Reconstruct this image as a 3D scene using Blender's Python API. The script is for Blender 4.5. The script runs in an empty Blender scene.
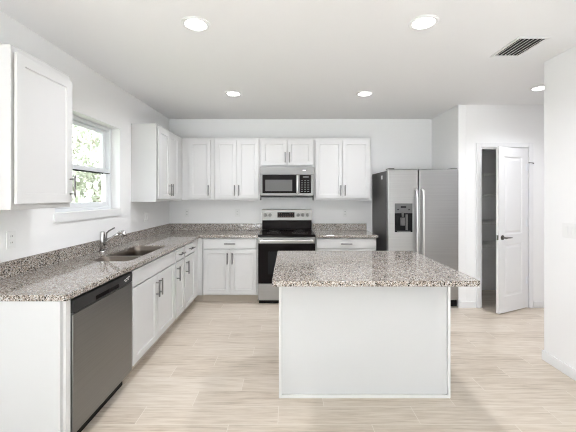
import bpy, bmesh, math, random
from mathutils import Vector, Matrix
random.seed(7)
PI = math.pi
SC = bpy.context.scene
COL = SC.collection

# ------------------------------------------------------------------ camera
F, CX, CY, EYE = 324.7, 288.3, 195.7, 1.4387
cam = bpy.data.cameras.new('camera')
cam.sensor_width = 36.0
cam.lens = F / 576 * 36
cam.shift_x = (288 - CX) / 576
cam.shift_y = (CY - 216) / 576
cam.clip_start = 0.05
cam_o = bpy.data.objects.new('camera', cam)
cam_o.location = (0, 0, EYE)
cam_o.rotation_euler = (PI / 2, 0, 0)
COL.objects.link(cam_o)
SC.camera = cam_o

# ------------------------------------------------------------------ world, sun, daylight, exposure
SC.view_settings.view_transform = 'Standard'
SC.view_settings.look = 'None'
SC.view_settings.gamma = 1.0
SC.view_settings.exposure = 0.20
SC.cycles.filter_width = 1.0
SC.cycles.denoising_prefilter = 'NONE'
w = bpy.data.worlds.new('sky'); SC.world = w
w.use_nodes = True
nt = w.node_tree
bg = nt.nodes['Background']
sky = nt.nodes.new('ShaderNodeTexSky')
sky.sky_type = 'HOSEK_WILKIE'
sky.turbidity = 4.0
sky.ground_albedo = 0.4
sky.sun_direction = Vector((0.5, -0.55, 0.67)).normalized()
mixw = nt.nodes.new('ShaderNodeMixRGB'); mixw.inputs[0].default_value = 0.6
mixw.inputs[2].default_value = (0.95, 0.98, 1.0, 1)
nt.links.new(sky.outputs[0], mixw.inputs[1])
nt.links.new(mixw.outputs[0], bg.inputs[0])
bg.inputs[1].default_value = 4.0

def light(name, kind, loc, rot, power, col=(1, 1, 1), **kw):
    l = bpy.data.lights.new(name, kind)
    l.energy = power; l.color = col
    for k, v in kw.items(): setattr(l, k, v)
    o = bpy.data.objects.new(name, l); o.location = loc; o.rotation_euler = rot
    COL.objects.link(o); return o

sun = light('sun', 'SUN', (6, 2, 9), (0, 0, 0), 46.0, (.935, .965, 1.085), angle=0.02)
sun.rotation_euler = Vector((0.5, -0.55, 0.67)).to_track_quat('Z', 'Y').to_euler()
LAMP_W = 9.0        # recessed lamps over the kitchen

# ------------------------------------------------------------------ dimensions (metres; the camera stands at x = y = 0)
L, D, C = 1.817, 4.953, 2.6095          # left wall, back wall, ceiling
RX, RY = 2.240, 2.846                  # right wall face and where it ends
JX, PY = 2.185, 4.1726                  # jog beside the fridge, pantry front wall
REAR = -3.7

# ------------------------------------------------------------------ materials
def mat(name, col, rough=0.5, metal=0.0, spec=0.5, **kw):
    m = bpy.data.materials.new(name); m.use_nodes = True
    b = m.node_tree.nodes['Principled BSDF']
    b.inputs['Base Color'].default_value = (*col, 1)
    b.inputs['Roughness'].default_value = rough
    b.inputs['Metallic'].default_value = metal
    b.inputs['Specular IOR Level'].default_value = spec
    for k, v in kw.items():
        b.inputs[k].default_value = v
    return m
def nodes(m):
    t = m.node_tree
    return t, t.nodes, t.links, t.nodes['Principled BSDF']
def coord(n, l, scale=(1, 1, 1), loc=(0, 0, 0)):
    tc = n.new('ShaderNodeTexCoord'); mp = n.new('ShaderNodeMapping')
    mp.inputs['Scale'].default_value = scale; mp.inputs['Location'].default_value = loc
    l.new(tc.outputs['Object'], mp.inputs['Vector'])
    return mp.outputs[0]
def noise(n, l, v, scale, detail=2.0, rough=0.5):
    x = n.new('ShaderNodeTexNoise'); x.inputs['Scale'].default_value = scale
    x.inputs['Detail'].default_value = detail; x.inputs['Roughness'].default_value = rough
    l.new(v, x.inputs['Vector']); return x.outputs['Fac']
def ramp(n, l, fac, stops, mode='LINEAR'):
    r = n.new('ShaderNodeValToRGB'); e = r.color_ramp.elements
    r.color_ramp.interpolation = mode
    while len(e) < len(stops): e.new(0.5)
    for q, (p, c) in zip(e, stops):
        q.position = p; q.color = (*c, 1)
    l.new(fac, r.inputs[0]); return r.outputs[0]
def bump(n, l, b, h, strength, dist=0.002):
    x = n.new('ShaderNodeBump'); x.inputs['Strength'].default_value = strength
    x.inputs['Distance'].default_value = dist
    l.new(h, x.inputs['Height']); l.new(x.outputs[0], b.inputs['Normal'])
def math_(n, l, op, a, b=None):
    x = n.new('ShaderNodeMath'); x.operation = op
    for i, v in enumerate((a, b)):
        if v is None: continue
        if isinstance(v, (int, float)): x.inputs[i].default_value = v
        else: l.new(v, x.inputs[i])
    return x.outputs[0]

def painted(name, col, rough, scale, strength):
    m = mat(name, col, rough, spec=0.3); t, n, l, b = nodes(m)
    bump(n, l, b, noise(n, l, coord(n, l), scale, 3), strength, 0.001); return m
M = {}
M['wall'] = painted('wall paint', (0.915, 0.913, 0.909), 0.75, 140, 0.12)
M['ceiling'] = painted('ceiling paint', (0.905, 0.905, 0.905), 0.85, 60, 0.25)
M['trim'] = painted('trim paint', (0.84, 0.84, 0.84), 0.4, 30, 0.03)
M['cabinet'] = painted('white cabinet lacquer', (0.665, 0.661, 0.655), 0.38, 40, 0.02)
M['island'] = painted('island panel paint', (0.62, 0.625, 0.627), 0.45, 40, 0.02)
M['strip'] = mat('white strip paint', (0.73, 0.73, 0.725), 0.45)
M['vinyl'] = mat('white vinyl', (0.84, 0.86, 0.88), 0.35)
M['plastic'] = mat('white plastic', (0.87, 0.87, 0.86), 0.35)
M['slot'] = mat('dark slot', (0.05, 0.05, 0.05), 0.6)
M['chrome'] = mat('chrome', (0.55, 0.54, 0.53), 0.2, 1.0)
M['nickel'] = mat('brushed nickel', (0.21, 0.205, 0.20), 0.38, 1.0)
M['bronze'] = mat('dark door hardware', (0.16, 0.15, 0.14), 0.35, 1.0)
M['handlesteel'] = mat('polished handle steel', (0.74, 0.735, 0.725), 0.3, 1.0)
M['toe'] = mat('tan toe kick board', (0.50, 0.44, 0.37), 0.6)  # one even tan for all toe kicks
M['knob'] = mat('satin knob metal', (0.20, 0.195, 0.19), 0.45, 1.0)
M['black'] = mat('black enamel', (0.012, 0.012, 0.013), 0.35, spec=0.1)
M['blackglass'] = mat('black glass', (0.010, 0.008, 0.008), 0.06, spec=0.05)
M['window_mesh'] = mat('microwave window', (0.12, 0.118, 0.115), 0.35, spec=0.3)
M['panelblack'] = mat('satin black plastic', (0.022, 0.022, 0.022), 0.4, spec=0.35)
M['darkgrey'] = mat('dark grey case', (0.055, 0.053, 0.052), 0.38)
M['greyplastic'] = mat('grey plastic', (0.11, 0.11, 0.11), 0.35)
M['ventdark'] = mat('vent shaft', (0.02, 0.02, 0.02), 0.9)
M['ventslat'] = mat('vent slat', (0.62, 0.62, 0.61), 0.6)
M['rubber'] = mat('rubber', (0.02, 0.02, 0.02), 0.8)
M['wire'] = mat('white coated wire', (0.8, 0.8, 0.78), 0.4)
M['label'] = mat('white paper tag', (0.85, 0.85, 0.84), 0.6)
M['mark'] = mat('pale printing', (0.62, 0.62, 0.62), 0.4)
M['amber'] = mat('dim brown key legend', (0.11, 0.045, 0.03), 0.4)

def steel(name, col, rough, axis):
    m = mat(name, col, rough, 1.0); t, n, l, b = nodes(m)
    s = [220, 220, 220]; s[axis] = 1.2
    v = coord(n, l, tuple(s))
    f = noise(n, l, v, 1.0, 2)
    l.new(ramp(n, l, f, [(0.3, tuple(c * 0.94 for c in col)), (0.7, tuple(min(1, c * 1.05) for c in col))]), b.inputs['Base Color'])
    r = math_(n, l, 'MULTIPLY_ADD', f, 0.10); r.node.inputs[2].default_value = rough - 0.05
    l.new(r, b.inputs['Roughness'])
    return m
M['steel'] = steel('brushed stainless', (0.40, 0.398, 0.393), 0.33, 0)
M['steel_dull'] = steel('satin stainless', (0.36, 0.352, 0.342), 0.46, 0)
M['steel_shaded'] = steel('satin stainless, darker', (0.24, 0.237, 0.233), 0.46, 0)  # copy of satin stainless, dimmer light on the microwave put into the colour
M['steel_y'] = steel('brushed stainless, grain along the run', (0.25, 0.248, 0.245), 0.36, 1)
M['sinksteel'] = mat('sink stainless', (0.22, 0.19, 0.165), 0.28, 1.0)

def granite():
    m = mat('speckled granite', (0.5, 0.5, 0.5), 0.06, spec=0.5); t, n, l, b = nodes(m)
    v = coord(n, l)
    # jitter the lookup so the crystals are irregular
    ns = n.new('ShaderNodeTexNoise'); ns.inputs['Scale'].default_value = 90; ns.inputs['Detail'].default_value = 3
    l.new(v, ns.inputs['Vector'])
    ad = n.new('ShaderNodeVectorMath'); ad.operation = 'MULTIPLY_ADD'
    ad.inputs[1].default_value = (0.012, 0.012, 0.012)
    l.new(ns.outputs['Color'], ad.inputs[0]); l.new(v, ad.inputs[2])
    vo = n.new('ShaderNodeTexVoronoi'); vo.inputs['Scale'].default_value = 185
    l.new(ad.outputs[0], vo.inputs['Vector'])
    sp = n.new('ShaderNodeSeparateColor'); l.new(vo.outputs['Color'], sp.inputs[0])
    big = noise(n, l, v, 9, 3)
    f = math_(n, l, 'ADD', sp.outputs[0], math_(n, l, 'MULTIPLY', math_(n, l, 'SUBTRACT', big, 0.5), 0.35))
    c = ramp(n, l, f, [(0.0, (0.03, 0.028, 0.026)), (0.12, (0.13, 0.115, 0.10)), (0.21, (0.29, 0.24, 0.195)),
                       (0.38, (0.395, 0.34, 0.29)), (0.56, (0.48, 0.44, 0.405)), (0.76, (0.63, 0.615, 0.59))], 'CONSTANT')
    v2 = n.new('ShaderNodeTexVoronoi'); v2.inputs['Scale'].default_value = 300
    l.new(v, v2.inputs['Vector'])
    s2 = n.new('ShaderNodeSeparateColor'); l.new(v2.outputs['Color'], s2.inputs[0])
    fine = ramp(n, l, s2.outputs[1], [(0.0, (0.25, 0.24, 0.23)), (0.12, (0.85, 0.84, 0.83)), (0.8, (1.1, 1.09, 1.07))], 'CONSTANT')
    mx = n.new('ShaderNodeMixRGB'); mx.blend_type = 'MULTIPLY'; mx.inputs[0].default_value = 1
    l.new(c, mx.inputs[1]); l.new(fine, mx.inputs[2])
    l.new(mx.outputs[0], b.inputs['Base Color'])
    return m
M['granite'] = granite()

def planks():
    m = mat('wood look plank tile', (0.6, 0.55, 0.5), 0.34, spec=0.4); t, n, l, b = nodes(m)
    tc = n.new('ShaderNodeTexCoord'); sp = n.new('ShaderNodeSeparateXYZ')
    l.new(tc.outputs['Object'], sp.inputs[0])
    H, W = 0.175, 0.90
    yy = math_(n, l, 'DIVIDE', math_(n, l, 'ADD', sp.outputs[1], -0.118 + 35), H)
    row = math_(n, l, 'FLOOR', yy); fy = math_(n, l, 'FRACT', yy)
    xx = math_(n, l, 'SUBTRACT', sp.outputs[0], math_(n, l, 'MULTIPLY', row, 0.309))
    xx = math_(n, l, 'DIVIDE', math_(n, l, 'ADD', xx, 90.066 + 0.309 * 211), W)
    idx = math_(n, l, 'FLOOR', xx); fx = math_(n, l, 'FRACT', xx)
    cb = n.new('ShaderNodeCombineXYZ'); l.new(row, cb.inputs[0]); l.new(idx, cb.inputs[1])
    wn = n.new('ShaderNodeTexWhiteNoise'); wn.noise_dimensions = '2D'; l.new(cb.outputs[0], wn.inputs['Vector'])
    # grain runs along the plank and jumps from plank to plank
    g = n.new('ShaderNodeCombineXYZ')
    l.new(math_(n, l, 'MULTIPLY', sp.outputs[0], 2.6), g.inputs[0])
    l.new(math_(n, l, 'MULTIPLY', sp.outputs[1], 34), g.inputs[1])
    l.new(math_(n, l, 'MULTIPLY', wn.outputs[0], 40), g.inputs[2])
    gr = noise(n, l, g.outputs[0], 1.6, 5, 0.6)
    tone = math_(n, l, 'ADD', math_(n, l, 'MULTIPLY', gr, 0.85), math_(n, l, 'MULTIPLY', wn.outputs[0], 0.15))
    c = ramp(n, l, tone, [(0.27, (0.43, 0.35, 0.27)), (0.40, (0.585, 0.50, 0.405)), (0.56, (0.68, 0.60, 0.505)), (0.75, (0.76, 0.695, 0.61))])
    ex = math_(n, l, 'MULTIPLY', math_(n, l, 'MINIMUM', fx, math_(n, l, 'SUBTRACT', 1.0, fx)), W)
    ey = math_(n, l, 'MULTIPLY', math_(n, l, 'MINIMUM', fy, math_(n, l, 'SUBTRACT', 1.0, fy)), H)
    e = math_(n, l, 'LESS_THAN', math_(n, l, 'MINIMUM', ex, ey), 0.0022)
    mx = n.new('ShaderNodeMixRGB'); l.new(e, mx.inputs[0]); l.new(c, mx.inputs[1])
    mx.inputs[2].default_value = (0.75, 0.685, 0.60, 1)
    l.new(mx.outputs[0], b.inputs['Base Color'])
    bump(n, l, b, math_(n, l, 'SUBTRACT', math_(n, l, 'MULTIPLY', gr, 0.3), e), 0.25, 0.0015)
    return m
M['floor'] = planks()

def glass():
    m = bpy.data.materials.new('clear pane'); m.use_nodes = True
    t = m.node_tree; t.nodes.clear()
    o = t.nodes.new('ShaderNodeOutputMaterial'); mix = t.nodes.new('ShaderNodeMixShader')
    tr = t.nodes.new('ShaderNodeBsdfTransparent'); gl = t.nodes.new('ShaderNodeBsdfGlossy')
    tr.inputs[0].default_value = (0.96, 0.98, 0.97, 1); gl.inputs[1].default_value = 0.02
    lw = t.nodes.new('ShaderNodeLayerWeight')
    pw = t.nodes.new('ShaderNodeMath'); pw.operation = 'POWER'; pw.inputs[1].default_value = 5
    ad = t.nodes.new('ShaderNodeMath'); ad.operation = 'MULTIPLY_ADD'; ad.inputs[1].default_value = .8; ad.inputs[2].default_value = .03
    t.links.new(lw.outputs['Facing'], pw.inputs[0]); t.links.new(pw.outputs[0], ad.inputs[0])
    t.links.new(ad.outputs[0], mix.inputs[0]); t.links.new(tr.outputs[0], mix.inputs[1])
    t.links.new(gl.outputs[0], mix.inputs[2]); t.links.new(mix.outputs[0], o.inputs[0])
    return m
M['glass'] = glass()

def emit(name, col, s):
    m = mat(name, (0.9, 0.9, 0.9), 0.5); b = m.node_tree.nodes['Principled BSDF']
    b.inputs['Emission Color'].default_value = (*col, 1); b.inputs['Emission Strength'].default_value = s
    return m
M['lens'] = emit('lit lamp lens', (1, 0.98, 0.95), 6)

def leafmat(name, a, b_):
    m = mat(name, a, 0.6); t, n, l, b = nodes(m)
    l.new(ramp(n, l, noise(n, l, coord(n, l), 1.7, 2), [(0.3, a), (0.7, b_)]), b.inputs['Base Color'])
    tl = n.new('ShaderNodeBsdfTranslucent'); tl.inputs[0].default_value = (*b_, 1)
    mx = n.new('ShaderNodeMixShader'); mx.inputs[0].default_value = 0.4
    out = n['Material Output']
    l.new(b.outputs[0], mx.inputs[1]); l.new(tl.outputs[0], mx.inputs[2]); l.new(mx.outputs[0], out.inputs[0])
    return m
M['leaf'] = leafmat('sunlit leaves', (0.38, 0.40, 0.32), (0.52, 0.53, 0.45))
M['leafpale'] = leafmat('pale leaves', (0.42, 0.43, 0.38), (0.54, 0.54, 0.49))
M['bark'] = mat('bark', (0.30, 0.25, 0.20), 0.9)
M['grass'] = mat('lawn', (0.2, 0.22, 0.13), 0.9)

# ------------------------------------------------------------------ mesh helpers
ROOTLOC = {}
class MB:
    """collects shapes in world coordinates; build() links them as ONE mesh object under its parent"""
    def __init__(s): s.bm = bmesh.new()
    def box(s, x0, x1, y0, y1, z0, z1):
        v = [s.bm.verts.new((x, y, z)) for x in (x0, x1) for y in (y0, y1) for z in (z0, z1)]
        for f in ((0, 1, 3, 2), (4, 6, 7, 5), (0, 4, 5, 1), (2, 3, 7, 6), (0, 2, 6, 4), (1, 5, 7, 3)):
            s.bm.faces.new([v[i] for i in f])
        return s
    def fbox(s, fr, u0, u1, v0, v1, z0, z1):
        a, b = fr(u0, v0, z0), fr(u1, v1, z1)
        return s.box(min(a[0], b[0]), max(a[0], b[0]), min(a[1], b[1]), max(a[1], b[1]), z0, z1)
    def loops(s, rings, cap=True):
        rr = [[s.bm.verts.new(p) for p in r] for r in rings]
        k = len(rr[0])
        for a, b in zip(rr, rr[1:]):
            for i in range(k):
                s.bm.faces.new([a[i], a[(i + 1) % k], b[(i + 1) % k], b[i]])
        if cap:
            s.bm.faces.new(rr[0][::-1]); s.bm.faces.new(rr[-1])
        return s
    def rod(s, p, q, r, r2=None, n=12):
        p, q = Vector(p), Vector(q); d = (q - p).normalized()
        a = d.orthogonal().normalized(); b = d.cross(a)
        r2 = r if r2 is None else r2
        c = [(math.cos(2 * PI * i / n), math.sin(2 * PI * i / n)) for i in range(n)]
        return s.loops([[p + (a * x + b * y) * r for x, y in c], [q + (a * x + b * y) * r2 for x, y in c]])
    def tube(s, pts, r, n=12):
        pts = [Vector(p) for p in pts]; rings = []
        rs = r if isinstance(r, (list, tuple)) else [r] * len(pts)
        a = None
        for i, p in enumerate(pts):
            d = (pts[min(i + 1, len(pts) - 1)] - pts[max(i - 1, 0)]).normalized()
            a = d.orthogonal().normalized() if a is None else (a - d * a.dot(d)).normalized()
            b = d.cross(a)
            rings.append([p + (a * math.cos(2 * PI * k / n) + b * math.sin(2 * PI * k / n)) * rs[i] for k in range(n)])
        return s.loops(rings)
    def lathe(s, cx, cy, prof, n=32):
        return s.loops([[(cx + r * math.cos(2 * PI * k / n), cy + r * math.sin(2 * PI * k / n), z) for k in range(n)] for r, z in prof])
    def build(s, name, m, parent=None, bevel=0.0, smooth=False, seg=2):
        bmesh.ops.recalc_face_normals(s.bm, faces=s.bm.faces)
        me = bpy.data.meshes.new(name); o = bpy.data.objects.new(name, me)
        off = ROOTLOC.get(parent.name, Vector()) if parent else Vector()
        if parent is not None and parent.name not in ROOTLOC:
            ROOTLOC[parent.name] = off
        if off.length: bmesh.ops.translate(s.bm, verts=s.bm.verts, vec=-off)
        s.bm.to_mesh(me); s.bm.free()
        me.materials.append(m); COL.objects.link(o)
        if parent is not None:
            o.parent = parent
            ROOTLOC[o.name] = off
        if smooth:
            for p in me.polygons: p.use_smooth = True
        if bevel:
            b = o.modifiers.new('bevel', 'BEVEL'); b.width = bevel; b.segments = seg
            b.limit_method = 'ANGLE'; b.angle_limit = math.radians(40)
        return o

def tag(o, label=None, cat=None, group=None, kind=None):
    for k, v in (('label', label), ('category', cat), ('group', group), ('kind', kind)):
        if v: o[k] = v
    return o
def empty(name, loc):
    o = bpy.data.objects.new(name, None); o.location = loc; o.empty_display_size = 0.1
    COL.objects.link(o); ROOTLOC[o.name] = Vector(loc); return o
def thing(name, label, cat, loc, group=None): return tag(empty(name, loc), label, cat, group)
def struct(o): return tag(o, kind='structure')

back = lambda u, v, z: (u, D - v, z)          # u along the back wall, v out from it
left = lambda u, v, z: (-L + v, u, z)         # u along the left wall (away from the camera), v out from it

# ------------------------------------------------------------------ room shell
struct(MB().box(-2.1, 4.5, REAR - .1, D + .1, -.12, 0).build('floor', M['floor']))
struct(MB().box(-2.1, 4.5, REAR - .1, D + .1, C, C + .15).build('ceiling', M['ceiling']))
WY0, WY1, WZ0, WZ1 = 2.526, 3.506, 1.300, 2.160
w_ = MB()
w_.box(-L - .2, -L, REAR - .1, WY0, 0, C).box(-L - .2, -L, WY1, D + .1, 0, C)
w_.box(-L - .2, -L, WY0, WY1, 0, WZ0 - .0705).box(-L - .2, -L, WY0, WY1, WZ1, C)
struct(w_.build('wall_left', M['wall']))
struct(MB().box(-L, 4.5, D, D + .1, 0, C).build('wall_back', M['wall']))
struct(MB().box(JX, JX + .1, PY, D, 0, C).build('wall_jog', M['wall'], bevel=.006))
DX0, DX1, DZ = 2.472, 3.078, 2.055
w_ = MB().box(JX + .1, DX0, PY, PY + .1, 0, C).box(DX1, 4.4, PY, PY + .1, 0, C).box(DX0, DX1, PY, PY + .1, DZ, C)
struct(w_.build('wall_pantry', M['wall']))
struct(MB().box(3.62, 3.72, PY + .1, D, 0, C).build('wall_pantry_side', M['wall']))
struct(MB().box(RX, RX + .12, REAR, RY, 0, C).build('wall_right', M['wall'], bevel=.006))
struct(MB().box(4.3, 4.4, 1.6, PY, 0, C).build('wall_hall', M['wall']))
struct(MB().box(RX + .12, 4.3, 1.6, 1.7, 0, C).build('wall_hall_end', M['wall']))
w_ = MB().box(-L, -1.55, REAR - .1, REAR, 0, C).box(1.95, RX + .12, REAR - .1, REAR, 0, C).box(-1.55, 1.95, REAR - .1, REAR, 2.35, C)
struct(w_.build('wall_rear', M['wall']))

def baseboard(name, x0, x1, y0, y1):
    struct(MB().box(x0, x1, y0, y1, 0, .085).build(name, M['trim'], bevel=.004))
baseboard('baseboard_right', RX - .012, RX, REAR + .05, RY + .012)
baseboard('baseboard_right_end', RX, RX + .12, RY, RY + .012)
baseboard('baseboard_pantry', JX, DX0 - .07, PY - .012, PY)
baseboard('baseboard_hall', DX1 + .07, 4.29, PY - .012, PY)
baseboard('baseboard_left', -L, -L + .012, REAR + .05, 1.70)

# rear glass doors, unseen behind the camera, added to let daylight in
rd = struct(empty('door_2_added', (0.2, REAR - .05, 0)))
f_ = MB()
for x in (-1.55, 0.17, 1.89): f_.box(x, x + .06, REAR - .08, REAR - .02, 0, 2.35)
f_.box(-1.49, 1.89, REAR - .08, REAR - .02, 0, .06).box(-1.49, 1.89, REAR - .08, REAR - .02, 2.29, 2.35)
f_.build('door_frame', M['vinyl'], rd, bevel=.003)
MB().box(-1.49, .17, REAR - .053, REAR - .047, .06, 2.29).build('glass_pane', M['glass'], rd)
MB().box(.23, 1.89, REAR - .053, REAR - .047, .06, 2.29).build('glass_pane', M['glass'], rd)

# ------------------------------------------------------------------ window over the sink
win = struct(empty('window_1', (-L - .12, (WY0 + WY1) / 2, WZ0)))
X0, X1 = -L - .165, -L - .092
MID = 1.700
fr_ = MB()
fr_.box(X0, X1, WY0, WY0 + .042, WZ0, WZ1).box(X0, X1, WY1 - .042, WY1, WZ0, WZ1)
fr_.box(X0, X1, WY0 + .042, WY1 - .042, WZ1 - .035, WZ1).box(X0, X1, WY0 + .042, WY1 - .042, WZ0, WZ0 + .03)
fr_.build('window_frame', M['vinyl'], win, bevel=.003)
def sash(x0, x1, z0, z1, rail_low, rail_top, name):
    a, b = WY0 + .043, WY1 - .043
    m = MB().box(x0, x1, a, a + .055, z0, z1).box(x0, x1, b - .055, b, z0, z1)
    m.box(x0, x1, a + .055, b - .055, z0, z0 + rail_low).box(x0, x1, a + .055, b - .055, z1 - rail_top, z1)
    s = m.build(name, M['vinyl'], win, bevel=.003)
    xm = (x0 + x1) / 2
    MB().box(xm - .003, xm + .003, a + .054, b - .054, z0 + rail_low - .001, z1 - rail_top + .001).build('glass_pane', M['glass'], s)
    return s
sash(X0 + .006, X0 + .034, MID - .02, WZ1 - .036, .04, .035, 'upper_sash')
low = sash(X0 + .038, X0 + .066, WZ0 + .031, MID + .02, .045, .045, 'lower_sash')
MB().box(X0 + .0345, X0 + .0375, WY0 + .05, WY1 - .05, MID - .034, MID - .021).build('weather_strip', M['rubber'], win)
MB().box(X0 + .0665, X0 + .078, WY0 + .04, WY1 - .04, MID - .030, MID - .024).build('meeting_rail_gasket', M['rubber'], win)
sl = MB().box(-L - .092, -L + .016, WY0 + .0005, WY1 - .0005, WZ0 - .07, WZ0 + .001).box(-L + .0005, -L + .016, WY0 - .02, WY0 + .0005, WZ0 - .07, WZ0 + .001)
struct(sl.build('trim_1', M['trim']))

# ------------------------------------------------------------------ outside: garden seen through the window, patio added behind
M['concrete'] = painted('pale concrete', (0.66, 0.65, 0.63), .9, 20, .2)
struct(MB().box(-6, 6, -16, REAR - .12, -.2, -.06).build('ground_patio_added', M['concrete']))  # unseen patio added to bounce sunlight up onto the ceiling
struct(MB().box(-30, -2.2, -10, 40, -.3, -.2).build('ground', M['grass']))
def tree(x, y, h, rw, n, m, label, zlow=.2, leaf=.08):
    t = thing('garden_tree', label, 'tree', (x, y, -.2), 'trees outside the window')
    k = MB(); k.tube([(x, y, -.2), (x + .1, y, h * .25), (x - .05, y + .1, h * .55), (x, y, h * .85)], [.13, .10, .07, .02], 8)
    for q in range(7):
        a = q * 2.4; z = h * (.25 + .07 * q)
        k.tube([(x, y, z), (x + math.cos(a) * rw * .5, y + math.sin(a) * rw * .5, z + .35), (x + math.cos(a) * rw * .85, y + math.sin(a) * rw * .85, z + .55)], [.04, .025, .01], 6)
    k.build('trunk', M['bark'], t, smooth=True)
    f = MB()
    # leaf clumps scattered through an uneven crown
    cl = []
    for i in range(80):
        z = zlow + (h - zlow) * random.random()
        rr = rw * math.sqrt(max(.08, 1 - ((z - h * .5) / (h * .58)) ** 2)) * (.35 + .65 * random.random())
        a = random.random() * 2 * PI
        cl.append((x + rr * math.cos(a), y + rr * math.sin(a), z, .22 + .3 * random.random()))
    for i in range(n):
        cx, cy, cz, cr = random.choice(cl)
        d = Vector((random.gauss(0, 1), random.gauss(0, 1), random.gauss(0, .8))) * cr * .6
        p = Vector((cx, cy, cz)) + d
        u = Vector((random.gauss(0, 1), random.gauss(0, 1), random.gauss(0, 1))).normalized()
        w2 = u.orthogonal().normalized(); s = leaf * (.6 + .8 * random.random())
        nrm = u.cross(w2) * s * .12
        vs = [f.bm.verts.new(p + q) for q in (-u * s, w2 * s * .45 + nrm, u * s, -w2 * s * .45 + nrm)]
        f.bm.faces.new(vs)
    f.build('foliage', m, t)
tree(-4.7, 7.9, 4.9, 1.2, 9000, M['leaf'], 'bright green leafy tree outside the window, filling the lower sash')
tree(-7.4, 11.9, 6.6, 1.6, 6000, M['leafpale'], 'pale leafy tree outside the window, behind the bright green one')
tree(-7.2, 8.6, 4.4, 1.2, 5000, M['leaf'], 'low bushy green tree outside at the left of the window view')
tree(-12.2, 17.0, 7.2, 2.2, 6000, M['leafpale'], 'tall sparse pale tree farthest outside, showing in the upper sash', leaf=.12)

# ------------------------------------------------------------------ cabinets
def shaker(fr, u0, u1, z0, z1, v0, v1, stile=.056, parent=None, name='door'):
    def ring(i, v): return [fr(u0 + i, v, z0 + i), fr(u1 - i, v, z0 + i), fr(u1 - i, v, z1 - i), fr(u0 + i, v, z1 - i)]
    m = MB().loops([ring(0, v0), ring(0, v1 - .0015), ring(.0015, v1), ring(stile, v1), ring(stile + .004, v1 - .009)])
    return m.build(name, M['cabinet'], parent)
def slab(fr, u0, u1, z0, z1, v0, v1, parent, name='drawer'):
    return MB().fbox(fr, u0, u1, v0, v1, z0, z1).build(name, M['cabinet'], parent, bevel=.0025)
def pull(fr, u, z, v, vertical, parent, ln=.150):
    h = ln / 2; s = .034; m = MB()
    a = (u, z - h) if vertical else (u - h, z)
    b = (u, z + h) if vertical else (u + h, z)
    m.rod(fr(a[0], v + s, a[1]), fr(b[0], v + s, b[1]), .0072, n=12)
    k = .68
    for t in (-k, k):
        p = (u, z + h * t) if vertical else (u + h * t, z)
        m.rod(fr(p[0], v + .0005, p[1]), fr(p[0], v + s, p[1]), .005, n=8)
    return m.build('handle', M['nickel'], parent, smooth=False)

ZT, ZB = 2.272, 1.372
def wall_cab(label, fr, u0, u1, z0, z1, doors, depth=.316, lip=.0):
    c = fr((u0 + u1) / 2, depth / 2, z0)
    t = thing('wall_cabinet', label, 'cabinet', c, 'white shaker wall cabinets')
    MB().fbox(fr, u0 + .001, u1 - .001, .001, depth - .0255, z0, z1).build('body', M['cabinet'], t, bevel=.0015)
    for (a, b, hu) in doors:
        d = shaker(fr, a, b, z0 + .032, z1 - .040, depth - .0165, depth, parent=t)
        pull(fr, hu, z0 + .032 + .03 + .08, depth, True, d)
    return t
wall_cab('white upper cabinet at the left edge, between the camera and the window', left, 1.783, 2.272, ZB - .012, ZT,
         [(1.797, 2.260, 2.232)])
wall_cab('white two door upper cabinet in the left corner, its side facing the window', left, 3.746, D - .001, ZB - .004, ZT,
         [(3.766, 4.106, 4.078), (4.112, 4.452, 4.140)])
wall_cab('narrow single door white upper cabinet on the back wall beside the corner', back, -1.525, -1.064, ZB, ZT,
         [(-1.420, -1.112, -1.138)])
wall_cab('white two door upper cabinet on the back wall, left of the microwave', back, -1.063, -.408, ZB, ZT,
         [(-1.046, -.737, -.765), (-.731, -.424, -.703)])
wall_cab('short white two door cabinet directly above the microwave', back, -.407, .368, 1.842, ZT,
         [(-.386, -.018, -.045), (-.012, .350, .015)])
wall_cab('white two door upper cabinet right of the microwave, next to the refrigerator', back, .369, 1.184, ZB, ZT,
         [(.390, .774, .746), (.780, 1.166, .808)])

ZC = .880            # underside of the countertops
def base_cab(label, fr, u0, u1, drawers, doors, depth=.625, sink=None):
    c = fr((u0 + u1) / 2, depth / 2, 0)
    t = thing('base_cabinet', label, 'cabinet', c, 'white base cabinets')
    m = MB().fbox(fr, u0 + .001, u1 - .001, .001, depth - .0255, .105, .64 if sink else ZC - .001)
    if sink:      # open above, where the bowls hang
        m.fbox(fr, u0 + .001, u1 - .001, .562, depth - .0255, .64, ZC - .001).fbox(fr, u0 + .001, sink, .001, .562, .64, ZC - .001)
    m.build('body', M['cabinet'], t, bevel=.0015)
    MB().fbox(fr, u0 + .001, u1 - .001, .03, depth - .090, 0, .105).build('toe_kick', M['toe'], t)
    for (a, b, hu) in drawers:
        d = slab(fr, a, b, .735, .862, depth - .0165, depth, t, 'drawer' if hu is not None else 'false_drawer_front')
        if hu is not None: pull(fr, hu, .800, depth, False, d)
    for (a, b, hu) in doors:
        d = shaker(fr, a, b, .128, .722, depth - .0165, depth, parent=t)
        pull(fr, hu, .605, depth, True, d)
    return t
base_cab('white sink base cabinet with a blank top panel and two doors, right of the dishwasher', left, 2.478, 3.432,
         [(2.500, 3.412, None)], [(2.500, 2.952, 2.922), (2.960, 3.412, 2.990)], sink=2.575)
base_cab('narrow white base cabinet with one drawer and one door beside the sink cabinet', left, 3.433, 3.738,
         [(3.447, 3.722, 3.585)], [(3.447, 3.722, 3.478)])
base_cab('white base cabinet with one drawer and one door, nearest the inside corner', left, 3.739, 4.184,
         [(3.754, 4.166, 3.96)], [(3.754, 4.166, 3.786)])
t = thing('corner_base_cabinet', 'blank white corner base unit between the two cabinet runs', 'cabinet', (-1.45, 4.6, 0), 'white base cabinets')
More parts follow.
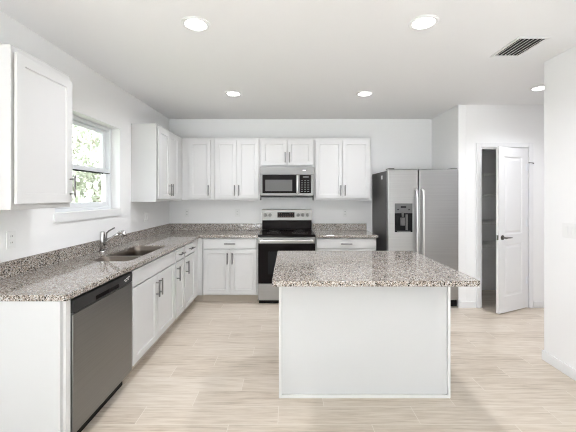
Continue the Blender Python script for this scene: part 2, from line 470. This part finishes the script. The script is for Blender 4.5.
MB().box(-L + .001, -L + .604, 4.185, D - .001, .105, ZC - .001).box(-L + .604, -1.151, D - .604, D - .001, .105, ZC - .001).build('body', M['cabinet'], t)
MB().box(-L + .03, -L + .535, 4.185, D - .03, 0, .105).box(-L + .535, -1.151, D - .535, D - .03, 0, .105).build('toe_kick', M['toe'], t)
base_cab('white base cabinet with one wide drawer over two doors, left of the range', back, -1.150, -.406,
         [(-1.130, -.424, -.777)], [(-1.130, -.781, -.810), (-.773, -.424, -.744)])
base_cab('white base cabinet with one wide drawer, between the range and the refrigerator', back, .364, 1.180,
         [(.384, 1.160, .772)], [(.384, .768, .738), (.776, 1.160, .806)])
t = thing('end_panel', 'white finished end panel closing the cabinet run beside the dishwasher', 'panel', (-1.5, 1.75, 0))
MB().box(-L + .001, -1.210, 1.722, 1.742, 0, ZC - .001).build('side_panel', M['island'], t, bevel=.001)
MB().box(-1.232, -1.194, 1.7425, 1.781, 0, ZC - .001).build('filler_strip', M['cabinet'], t, bevel=.0015)

# ------------------------------------------------------------------ countertops
def poly_slab(outer, hole, z0, z1, name, m, parent, bevel=.004):
    b = MB(); es = []
    for lp in [outer] + ([hole] if hole else []):
        vs = [b.bm.verts.new((x, y, z1)) for x, y in lp]
        for i in range(len(vs)): es.append(b.bm.edges.new((vs[i], vs[(i + 1) % len(vs)])))
    r = bmesh.ops.triangle_fill(b.bm, use_beauty=True, use_dissolve=False, edges=es)
    fs = [g for g in r['geom'] if isinstance(g, bmesh.types.BMFace)]
    ex = bmesh.ops.extrude_face_region(b.bm, geom=fs)
    bmesh.ops.translate(b.bm, verts=[g for g in ex['geom'] if isinstance(g, bmesh.types.BMVert)], vec=(0, 0, z0 - z1))
    return b.build(name, m, parent, bevel=bevel)
def rrect(x0, x1, y0, y1, r, n=5):
    p = []
    for cx, cy, a0 in ((x1 - r, y1 - r, 0), (x0 + r, y1 - r, 90), (x0 + r, y0 + r, 180), (x1 - r, y0 + r, 270)):
        for k in range(n + 1):
            a = math.radians(a0 + 90 * k / n); p.append((cx + r * math.cos(a), cy + r * math.sin(a)))
    return p
ZK = .914
SX0, SX1, SY0, SY1 = -1.615, -1.275, 2.600, 3.425
ct = thing('countertop', 'L shaped speckled granite countertop around the left corner, holding the sink', 'countertop', (-1.4, 3.6, ZC), 'granite countertops')
XF, YF = -L + .646, D - .646
poly_slab([(-L + .001, 1.712), (XF, 1.712), (XF, YF), (-.404, YF), (-.404, D - .001), (-L + .001, D - .001)],
          rrect(SX0, SX1, SY0, SY1, .06), ZC, ZK, 'slab', M['granite'], ct)
MB().box(-L + .001, -L + .022, 1.712, D - .001, ZK + .0005, 1.016).build('backsplash', M['granite'], ct, bevel=.002)
MB().box(-L + .0225, -.404, D - .022, D - .001, ZK + .0005, 1.016).build('backsplash', M['granite'], ct, bevel=.002)
ct = thing('countertop', 'short granite countertop between the range and the refrigerator', 'countertop', (.78, 4.6, ZC), 'granite countertops')
MB().box(.362, 1.195, YF, D - .001, ZC, ZK).build('slab', M['granite'], ct, bevel=.004)
MB().box(.362, 1.190, D - .022, D - .001, ZK + .0005, 1.016).build('backsplash', M['granite'], ct, bevel=.002)

# ------------------------------------------------------------------ sink and faucet
sk = thing('sink', 'double bowl stainless steel sink set into the granite under the window', 'sink', (-1.44, 3.0, ZC))
def bowl(x0, x1, y0, y1, zb, r):
    m = MB()
    rings = []
    for ins, z in ((0, ZK - .007), (.0015, ZK - .006), (.004, ZK - .009), (.006, ZC - .03), (.010, zb + .03), (.018, zb + .012), (.04, zb)):
        rings.append([(x, y, z) for x, y in rrect(x0 + ins, x1 - ins, y0 + ins, y1 - ins, max(.02, r - ins * .5))])
    m.loops(rings, cap=False)
    m.bm.faces.new([v for v in m.bm.verts][-len(rings[0]):])
    return m.build('bowl', M['sinksteel'], sk, smooth=True)
YD = 2.855
b1 = bowl(SX0 + .001, SX1 - .001, SY0 + .001, YD - .013, .70, .06)
b2 = bowl(SX0 + .001, SX1 - .001, YD + .013, SY1 - .001, .68, .06)
MB().box(SX0 + .001, SX1 - .001, YD - .0145, YD + .0145, ZC - .03, ZK - .0055).build('divider', M['sinksteel'], sk, bevel=.003)
for b_, y, z in ((b1, 2.72, .70), (b2, 3.14, .68)):
    MB().lathe(-1.445, y, [(.004, z + .002), (.03, z + .0035), (.042, z + .005), (.045, z + .001)]).build('drain', M['chrome'], b_, smooth=True)
fx, fy = -1.735, 3.03
fa = thing('faucet', 'chrome pull out kitchen faucet with raised lever behind the sink', 'faucet', (fx, fy, ZK))
MB().lathe(fx, fy, [(.030, ZK + .0005), (.030, ZK + .008), (.026, ZK + .014)]).build('base_ring', M['chrome'], fa, smooth=False)
MB().lathe(fx, fy, [(.0235, ZK + .014), (.0225, ZK + .10), (.0225, ZK + .170), (.021, ZK + .186), (.012, ZK + .192)]).build('body', M['chrome'], fa, smooth=True)
MB().tube([(fx + .012, fy, ZK + .070), (fx + .05, fy - .001, ZK + .098), (fx + .115, fy - .003, ZK + .146), (fx + .155, fy - .004, ZK + .172)],
          [.017, .0155, .015, .016]).build('spout', M['chrome'], fa, smooth=True)
MB().tube([(fx + .153, fy - .004, ZK + .171), (fx + .172, fy - .005, ZK + .184), (fx + .190, fy - .006, ZK + .186), (fx + .207, fy - .007, ZK + .170), (fx + .214, fy - .007, ZK + .148)],
          [.016, .0185, .020, .020, .018]).build('spray_head', M['chrome'], fa, smooth=True)
MB().tube([(fx + .022, fy, ZK + .085), (fx + .036, fy, ZK + .13), (fx + .040, fy, ZK + .176), (fx + .062, fy, ZK + .196), (fx + .115, fy - .002, ZK + .226)],
          [.008, .008, .0075, .007, .006], 10).build('lever', M['nickel'], fa, smooth=True)

# ------------------------------------------------------------------ dishwasher
dwt = thing('dishwasher', 'stainless dishwasher with black control strip under the left counter', 'dishwasher', (-1.5, 2.13, 0))
a, b = 1.790, 2.470
MB().box(-L + .05, -1.232, a, b, .11, ZC - .004).build('tub', M['black'], dwt)
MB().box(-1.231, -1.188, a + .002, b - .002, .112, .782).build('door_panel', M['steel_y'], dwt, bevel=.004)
pn = MB().box(-1.231, -1.186, a + .002, b - .002, .786, .862).build('control_panel', M['panelblack'], dwt, bevel=.006)
MB().box(-1.1858, -1.1835, 2.00, 2.27, .797, .822).build('pocket_handle', M['blackglass'], pn, bevel=.001)
mk = MB()
for y, z, l_ in ((2.345, .826, .022), (2.373, .832, .026), (2.402, .836, .024), (2.358, .815, .030), (2.396, .820, .018)):
    mk.box(-1.1858, -1.1848, y, y + l_, z - .004, z + .004)
mk.build('maker_mark', M['mark'], pn)
MB().box(-L + .06, -1.262, a, b, .0, .109).build('kick_plate', M['black'], dwt)

# ------------------------------------------------------------------ range
rg = thing('range', 'freestanding stainless electric range with black glass top and oven door', 'range', (-.02, 4.62, 0))
x0, x1 = -.401, .359
YFR = D - .625
MB().box(x0, x1, YFR, D - .03, .045, .895).build('body', M['darkgrey'], rg)
MB().box(x0 - .0005, x1 + .0005, YFR - .036, D - .075, .896, .926).build('cooktop', M['blackglass'], rg, bevel=.006)
for cx, cy, r in ((-.20, 4.48, .095), (.16, 4.48, .11), (-.20, 4.73, .08), (.16, 4.73, .08)):
    rm = MB()
    for q in (r, r * .62):
        rm.loops([[(cx + rr * math.cos(2 * PI * k / 40), cy + rr * math.sin(2 * PI * k / 40), z) for k in range(40)] for rr, z in
                  ((q, .9262), (q, .9266), (q - .003, .9266), (q - .003, .9262))], cap=False)
    rm.build('burner_ring', M['greyplastic'], rg)
bgd = MB()
for seg in ((x0 + .010, x1 - .010),):
    bgd.loops([[(seg[0], y, z) for y, z in ((D - .105, .930), (D - .085, 1.070), (D - .012, 1.070), (D - .012, .930))],
               [(seg[1], y, z) for y, z in ((D - .105, .930), (D - .085, 1.070), (D - .012, 1.070), (D - .012, .930))]])
bgd.build('back_guard', M['blackglass'], rg, bevel=.004)
cp = MB().loops([[(x, y, z) for y, z in ((D - .092, 1.071), (D - .078, 1.222), (D - .070, 1.230), (D - .012, 1.230), (D - .012, 1.071))] for x in (x0 + .002, x1 - .002)]).build('control_panel', M['steel_dull'], rg, bevel=.003)
def onp(z): return D - .092 + (z - 1.071) * .014 / .151     # y of the sloping panel face
MB().loops([[(x, onp(z) - o_, z) for z, o_ in ((1.112, .001), (1.112, .004), (1.190, .004), (1.190, .001))] for x in (-.163, .093)]).build('display', M['blackglass'], cp)
ky = MB()
for i in range(7):
    for z in (1.128, 1.150, 1.172):
        if z == 1.172 and i in (2, 3, 4): continue
        ky.box(-.146 + i * .033, -.146 + i * .033 + .018, onp(z) - .0055, onp(z) - .0045, z - .003, z + .003)
ky.build('key_legend', M['amber'], cp)
for kx in (-.345, -.275, .148, .216, .288):
    z = 1.150; y = onp(z)
    k = MB().rod((kx, y - .001, z), (kx, y - .010, z), .027, .026, 20)
    k.rod((kx, y - .010, z), (kx, y - .034, z), .022, .019, 20).box(kx - .0035, kx + .0035, y - .040, y - .034, z - .017, z + .017)
    k.build('knob', M['knob'], cp, bevel=.001)
od = MB().box(x0 + .002, x1 - .002, YFR - .036, YFR - .001, .280, .885).build('oven_door', M['steel_dull'], rg, bevel=.005)
gl = MB().box(x0 + .004, x1 - .004, YFR - .040, YFR - .0365, .283, .808).build('glass', M['blackglass'], od, bevel=.002)
MB().box(-.27, .23, YFR - .0415, YFR - .0405, .40, .70).build('viewing_window', M['black'], gl)
h = MB().tube([(x0 + .03, YFR - .075, .848), (0 - .02, YFR - .080, .848), (x1 - .03, YFR - .075, .848)], .0125, 14)
for x in (x0 + .055, x1 - .055): h.box(x - .014, x + .014, YFR - .078, YFR - .037, .836, .860)
h.build('handle', M['handlesteel'], od, bevel=.002)
MB().box(x0 + .002, x1 - .002, YFR - .036, YFR - .001, .055, .274).build('storage_drawer', M['steel_dull'], rg, bevel=.005)
for x, y in ((x0 + .04, YFR + .04), (x1 - .04, YFR + .04), (x0 + .04, D - .08), (x1 - .04, D - .08)):
    MB().rod((x, y, 0), (x, y, .045), .018, n=12).build('foot', M['rubber'], rg)
MB().box(x0 + .01, x1 - .01, YFR + .005, YFR + .02, .006, .045).build('kick_plate', M['black'], rg)

# ------------------------------------------------------------------ microwave
mw = thing('microwave', 'stainless over the range microwave with black door and side keypad', 'microwave', (-.02, 4.75, 1.425))
x0, x1, yf = -.397, .359, D - .375
MB().box(x0, x1, yf, D - .002, 1.428, 1.838).build('body', M['darkgrey'], mw)
MB().box(x0, x1, yf - .030, yf - .001, 1.737, 1.838).build('vent_grille', M['steel_shaded'], mw, bevel=.003)
dr = MB().box(x0, .125, yf - .030, yf - .001, 1.440, 1.735).build('door', M['steel_shaded'], mw, bevel=.003)
gp = MB().box(-.362, .108, yf - .0325, yf - .0305, 1.474, 1.730).build('glass', M['blackglass'], dr, bevel=.001)
MB().box(-.322, .055, yf - .0340, yf - .0326, 1.503, 1.662).build('viewing_window', M['window_mesh'], gp)
MB().tube([(.128, yf - .031, 1.716), (.128, yf - .058, 1.714), (.128, yf - .062, 1.70), (.128, yf - .062, 1.50), (.128, yf - .058, 1.486), (.128, yf - .031, 1.484)], .0145, 12).build('handle', M['handlesteel'], dr, smooth=True)
kp = MB().box(.127, x1, yf - .030, yf - .001, 1.440, 1.735).build('keypad_panel', M['steel_shaded'], mw, bevel=.003)
kg = MB().box(.158, .318, yf - .0325, yf - .0305, 1.474, 1.730).build('keypad', M['blackglass'], kp, bevel=.001)
for r in range(6):
    for c in range(3): MB().box(.178 + c * .044, .178 + c * .044 + .026, yf - .0338, yf - .0328, 1.494 + r * .030, 1.494 + r * .030 + .010).build('key', M['greyplastic'], kg)
MB().box(.205, .285, yf - .0338, yf - .0328, 1.690, 1.712).build('clock_display', M['greyplastic'], kg)
MB().box(.20, .245, yf - .0316, yf - .0305, 1.785, 1.802).build('maker_mark', M['label'], mw)
MB().box(x0 + .01, x1 - .01, yf - .015, yf + .25, 1.4135, 1.4275).build('underside_vent', M['black'], mw)

# ------------------------------------------------------------------ refrigerator
rf = thing('refrigerator', 'side by side stainless refrigerator with dark sides and ice dispenser', 'refrigerator', (1.72, 4.5, 0))
x0, x1, yf = 1.268, 2.172, 4.137
xm = 1.661
MB().box(x0 + .004, x1 - .004, yf + .075, D - .03, .05, 1.762).build('case', M['darkgrey'], rf, bevel=.006)
ld = MB().box(x0, xm - .003, yf, yf + .068, .105, 1.778).build('freezer_door', M['steel'], rf, bevel=.014, seg=4)
rdn = MB().box(xm + .003, x1, yf, yf + .068, .105, 1.778).build('fridge_door', M['steel'], rf, bevel=.014, seg=4)
def fhandle(x, parent):
    m = MB()
    pts = [(x, yf - .001, 1.520), (x, yf - .045, 1.500), (x, yf - .056, 1.40), (x, yf - .060, 1.05), (x, yf - .056, .70), (x, yf - .045, .60), (x, yf - .001, .58)]
    m.tube(pts, [.013, .0135, .0135, .0135, .0135, .0135, .013], 14)
    m.build('handle', M['handlesteel'], parent, smooth=True)
fhandle(xm - .038, ld); fhandle(xm + .042, rdn)
dp = MB()
dp.box(1.356, 1.580, yf - .006, yf - .0005, 1.218, 1.340).build('dispenser_controls', M['greyplastic'], ld, bevel=.003)
dc = MB().box(1.356, 1.374, yf - .006, yf - .0005, .975, 1.217).box(1.562, 1.580, yf - .006, yf - .0005, .975, 1.217).box(1.374, 1.562, yf - .006, yf - .0005, .975, .995)
dc.box(1.374, 1.562, yf - .0025, yf - .0005, .995, 1.217)
dr_ = dc.build('dispenser_recess', M['black'], ld, bevel=.002)
MB().box(1.425, 1.480, yf - .020, yf - .003, 1.06, 1.160).build('dispenser_paddle', M['greyplastic'], dr_, bevel=.004)
MB().rod((1.452, yf - .016, 1.216), (1.452, yf - .016, 1.170), .014, .011).build('ice_chute', M['greyplastic'], dr_)
MB().box(1.492, 1.520, yf - .009, yf - .003, 1.00, 1.20).build('water_guide', M['greyplastic'], dr_, bevel=.002)
MB().box(1.385, 1.550, yf - .024, yf - .0065, .978, .990).build('drip_tray', M['greyplastic'], dr_, bevel=.002)
MB().box(1.430, 1.500, yf - .0075, yf - .0062, 1.285, 1.305).box(1.385, 1.410, yf - .0075, yf - .0062, 1.255, 1.265).box(1.525, 1.550, yf - .0075, yf - .0062, 1.255, 1.265).build('control_display', M['black'], ld)
for x in (x0 + .05, x1 - .05):
    MB().box(x - .04, x + .04, yf + .015, yf + .13, 1.7785, 1.790).build('hinge_cover', M['darkgrey'], rf, bevel=.006)
MB().box(x0 + .01, x1 - .01, yf + .03, yf + .074, .02, .098).build('toe_grille', M['black'], rf)
for x, y in ((x0 + .06, yf + .11), (x1 - .06, yf + .11), (x0 + .06, D - .1), (x1 - .06, D - .1)):
    MB().rod((x, y, 0), (x, y, .05), .022).build('foot', M['rubber'], rf)
MB().box(x0 + .0025, x0 + .0038, 4.385, 4.435, 1.660, 1.712).build('paper_tag', M['label'], rf)

# ------------------------------------------------------------------ island
ix0, ix1, iy0, iy1 = -.067, 1.152, 2.312, 3.062
isl = thing('kitchen_island', 'plain white panelled kitchen island in the middle of the floor', 'island', (.54, 2.7, 0))
MB().box(ix0 + .004, ix1 - .004, iy0 + .006, iy1, .001, .878).build('body', M['island'], isl, bevel=.001)
for a in (ix0, ix1 - .019):
    MB().box(a, a + .019, iy0 - .008, iy0 + .0055, .0, .878).build('corner_strip', M['strip'], isl, bevel=.002)
MB().box(ix0 + .0195, ix1 - .0195, iy0 - .008, iy0 + .0055, .0, .024).build('base_strip', M['strip'], isl, bevel=.002)
ic = thing('island_countertop', 'overhanging granite worktop lying on the white island', 'countertop', (.54, 2.55, .88), 'granite countertops')
poly_slab(rrect(-.101, 1.186, 1.999, 3.095, .012, 3), None, .8785, ZK, 'slab', M['granite'], ic)

# ------------------------------------------------------------------ pantry door, casing, shelves
cs = MB()
for a in (DX0 - .062, DX1 + .004): cs.box(a, a + .058, PY - .016, PY - .0005, 0, DZ + .062)
cs.box(DX0 - .004, DX1 + .004, PY - .016, PY - .0005, DZ + .004, DZ + .062)
struct(cs.build('trim_2', M['trim'], bevel=.004))
jb = MB().box(DX0 + .0005, DX0 + .014, PY - .003, PY + .1, 0, DZ - .0005).box(DX1 - .014, DX1 - .0005, PY - .003, PY + .1, 0, DZ - .0005).box(DX0 + .014, DX1 - .014, PY - .003, PY + .1, DZ - .015, DZ - .0005)
struct(jb.build('trim_3', M['trim'], bevel=.002))
door = struct(empty('door_1', (0, 0, 0)))
dwid, dth = .572, .035
lf = MB()
Z0, Z1 = .012, 2.034
# local frame: u from the free edge (0) to the hinge (dwid), v thickness, outer face at v = 0
def leaf_panel(face, sgn):
    xs = [0, .105, dwid - .105, dwid]; zs = [Z0, .205, .845, .965, Z1 - .115, Z1]
    P = {}
    for i, x in enumerate(xs):
        for j, z in enumerate(zs): P[i, j] = lf.bm.verts.new((x, face, z))
    for i in range(3):
        for j in range(5):
            q = [P[i, j], P[i + 1, j], P[i + 1, j + 1], P[i, j + 1]]
            if i == 1 and j in (1, 3):
                r0 = q
                for ins, dep in ((.006, .006), (.022, .009), (.045, .002)):
                    a, b, c, d = xs[1] + ins, xs[2] - ins, zs[j] + ins, zs[j + 1] - ins
                    r1 = [lf.bm.verts.new((p[0], face + sgn * dep, p[1])) for p in ((a, c), (b, c), (b, d), (a, d))]
                    for k in range(4): lf.bm.faces.new([r0[k], r0[(k + 1) % 4], r1[(k + 1) % 4], r1[k]])
                    r0 = r1
                lf.bm.faces.new(r0)
            else: lf.bm.faces.new(q)
    return P
A = leaf_panel(0, 1); B = leaf_panel(dth, -1)
for j in range(5):
    for i in (0, 3): lf.bm.faces.new([A[i, j], A[i, j + 1], B[i, j + 1], B[i, j]])
for i in range(3):
    for j in (0, 5): lf.bm.faces.new([A[i, j], A[i + 1, j], B[i + 1, j], B[i, j]])
leaf = lf.build('door_leaf', M['trim'], door)
ang = math.radians(25)
leaf.location = (DX1 - .018 - dwid * math.cos(ang), PY - .014 - dwid * math.sin(ang), 0)
leaf.rotation_euler = (0, 0, ang)
hd = MB().rod((.062, -.001, .93), (.062, -.010, .93), .030, .028, 20).rod((.062, -.010, .93), (.062, -.052, .93), .010, n=12)
hd.tube([(.055, -.050, .93), (.075, -.055, .931), (.13, -.054, .929), (.178, -.048, .927)], [.010, .009, .0075, .006], 10)
o = hd.build('lever_handle', M['bronze'], leaf, smooth=False)
MB().box(-.0012, -.0002, .006, .029, .90, .96).build('latch_plate', M['bronze'], leaf)
for z in (1.80, 1.09, .36):
    MB().rod((dwid + .004, -.006, z - .045), (dwid + .004, -.006, z + .045), .006).box(dwid - .035, dwid + .004, -.002, -.0005, z - .044, z + .044).build('hinge', M['vinyl'], leaf)
MB().rod((dwid + .004, -.008, 1.858), (dwid + .025, -.035, 1.858), .004).rod((dwid - .018, -.035, 1.858), (dwid + .05, -.035, 1.858), .0045).rod((dwid + .05, -.035, 1.858), (dwid + .05, -.05, 1.85), .007).build('door_stop', M['bronze'], leaf)

for z, lb in ((1.752, 'white wire pantry shelf, topmost of the four behind the open door'),
              (1.452, 'white wire pantry shelf, second from the top behind the open door'),
              (1.062, 'white wire pantry shelf, third from the top behind the open door'),
              (.742, 'white wire pantry shelf, lowest of the four behind the open door')):
    t = thing('pantry_shelf', lb, 'shelf', (2.9, D - .2, z), 'wire shelves in the pantry')
    xa, xb, ya, yb = JX + .103, 3.617, D - .36, D - .004
    m = MB()
    for y in (ya, ya + .12, ya + .24, yb - .004): m.rod((xa, y, z), (xb, y, z), .007, n=6)
    m.rod((xa, ya - .002, z - .032), (xb, ya - .002, z - .032), .007, n=6)
    m.build('frame', M['wire'], t)
    m = MB(); n_ = 66
    for i in range(n_ + 1):
        x = xa + .004 + (xb - xa - .008) * i / n_
        m.rod((x, ya - .004, z - .032), (x, ya - .003, z + .005), .003, n=4).rod((x, ya - .003, z + .006), (x, yb, z + .006), .003, n=4)
    m.build('deck_wire', M['wire'], t)

# ------------------------------------------------------------------ recessed lights, ceiling vent
def downlight(x, y, label, watt=LAMP_W, spread=158):
    t = thing('recessed_light', label, 'ceiling light', (x, y, C), 'recessed ceiling lights')
    MB().lathe(x, y, [(.098, C - .0005), (.098, C - .004), (.088, C - .009), (.074, C - .006), (.074, C - .0012)]).build('trim_ring', M['trim'], t, smooth=False)
    MB().lathe(x, y, [(.072, C - .0065), (.050, C - .0085), (.01, C - .009)]).build('lens', M['lens'], t, smooth=True)
    l = light('lamp_light', 'AREA', (x, y, C - .012), (0, 0, 0), watt, (.965, .98, 1.035), shape='DISK', size=.15)
    l.data.spread = math.radians(spread)
    return t
downlight(-.630, 2.215, 'round lit recessed light nearest the camera, above the dishwasher side')
downlight(.915, 2.195, 'round lit recessed light nearest the camera, above the island')
downlight(-.630, 3.720, 'round lit recessed light above the floor in front of the left corner cabinets')
downlight(.877, 3.720, 'round lit recessed light between the island and the refrigerator')
downlight(2.738, 3.525, 'round lit recessed light outside the pantry, beside the right wall', 4.5, 125)
downlight(3.35, 2.55, 'added unseen recessed fill light in the side hall, hidden behind the right wall', 12, 170)  # unseen lamp added to brighten the pantry wall
downlight(-.63, -.9, 'added unseen recessed fill light behind the camera, left side', 5)  # this and the next three: unseen lamps added as fill
downlight(.92, -.9, 'added unseen recessed fill light behind the camera, right side', 5)
downlight(-.63, -2.9, 'added unseen recessed fill light by the rear glass doors, left side', 5)
downlight(.92, -2.9, 'added unseen recessed fill light by the rear glass doors, right side', 5)

vt = thing('ceiling_vent', 'rectangular white framed ceiling air vent with dark slats', 'vent', (1.82, 2.57, C), )
vx0, vx1, vy0, vy1 = 1.716, 1.912, 2.408, 2.705
MB().box(vx0, vx1, vy0, vy1, C - .0025, C - .0005).build('shaft', M['ventdark'], vt)
m = MB()
m.box(vx0 - .022, vx0, vy0 - .022, vy1 + .022, C - .008, C - .0005).box(vx1, vx1 + .022, vy0 - .022, vy1 + .022, C - .008, C - .0005)
m.box(vx0, vx1, vy0 - .022, vy0, C - .008, C - .0005).box(vx0, vx1, vy1, vy1 + .022, C - .008, C - .0005)
m.build('frame', M['trim'], vt, bevel=.002)
for i in range(6):
    x = vx0 + .018 + i * (vx1 - vx0 - .036) / 5
    MB().loops([[(x - .003, y, C - .003), (x - .0005, y, C - .003), (x + .001, y, C - .0055), (x - .0015, y, C - .0055)] for y in (vy0, vy1)]).build('slat', M['ventslat'], vt)

# ------------------------------------------------------------------ outlets and switches
def plate(fr, u, z, gangs, kind, label, cat):
    t = thing('wall_' + cat.replace(' ', '_'), label, cat, fr(u, .001, z), 'white wall plates')
    wd = .070 + .046 * (gangs - 1)
    MB().fbox(fr, u - wd / 2, u + wd / 2, .0005, .006, z - .058, z + .058).build('cover_plate', M['plastic'], t, bevel=.002)
    for g in range(gangs):
        c = u + (g - (gangs - 1) / 2) * .046
        if kind == 'outlet':
            for s in (-.021, .021):
                r = MB().fbox(fr, c - .016, c + .016, .0062, .0078, z + s - .014, z + s + .014).build('receptacle', M['plastic'], t, bevel=.0008)
                MB().fbox(fr, c - .008, c - .005, .008, .0083, z + s - .002, z + s + .008).fbox(fr, c + .005, c + .008, .008, .0083, z + s - .002, z + s + .008).build('slot', M['slot'], r)
        else:
            MB().fbox(fr, c - .016, c + .016, .0062, .009, z - .033, z + .033).build('rocker', M['plastic'], t, bevel=.001)
    return t
right = lambda u, v, z: (RX - v, u, z)
plate(left, 2.124, 1.150, 1, 'outlet', 'white wall outlet on the left wall under the nearest upper cabinet', 'outlet')
plate(left, 4.155, 1.165, 2, 'switch', 'double white switch plate on the left wall under the corner upper cabinet', 'switch')
plate(back, -1.545, 1.175, 1, 'outlet', 'white wall outlet on the back wall beside the corner', 'outlet')
plate(back, -.775, 1.175, 1, 'outlet', 'white wall outlet on the back wall left of the range', 'outlet')
plate(back, .865, 1.175, 1, 'outlet', 'white wall outlet between the range and the refrigerator', 'outlet')
plate(right, 2.545, 1.160, 4, 'switch', 'wide white switch plate on the right wall', 'switch')
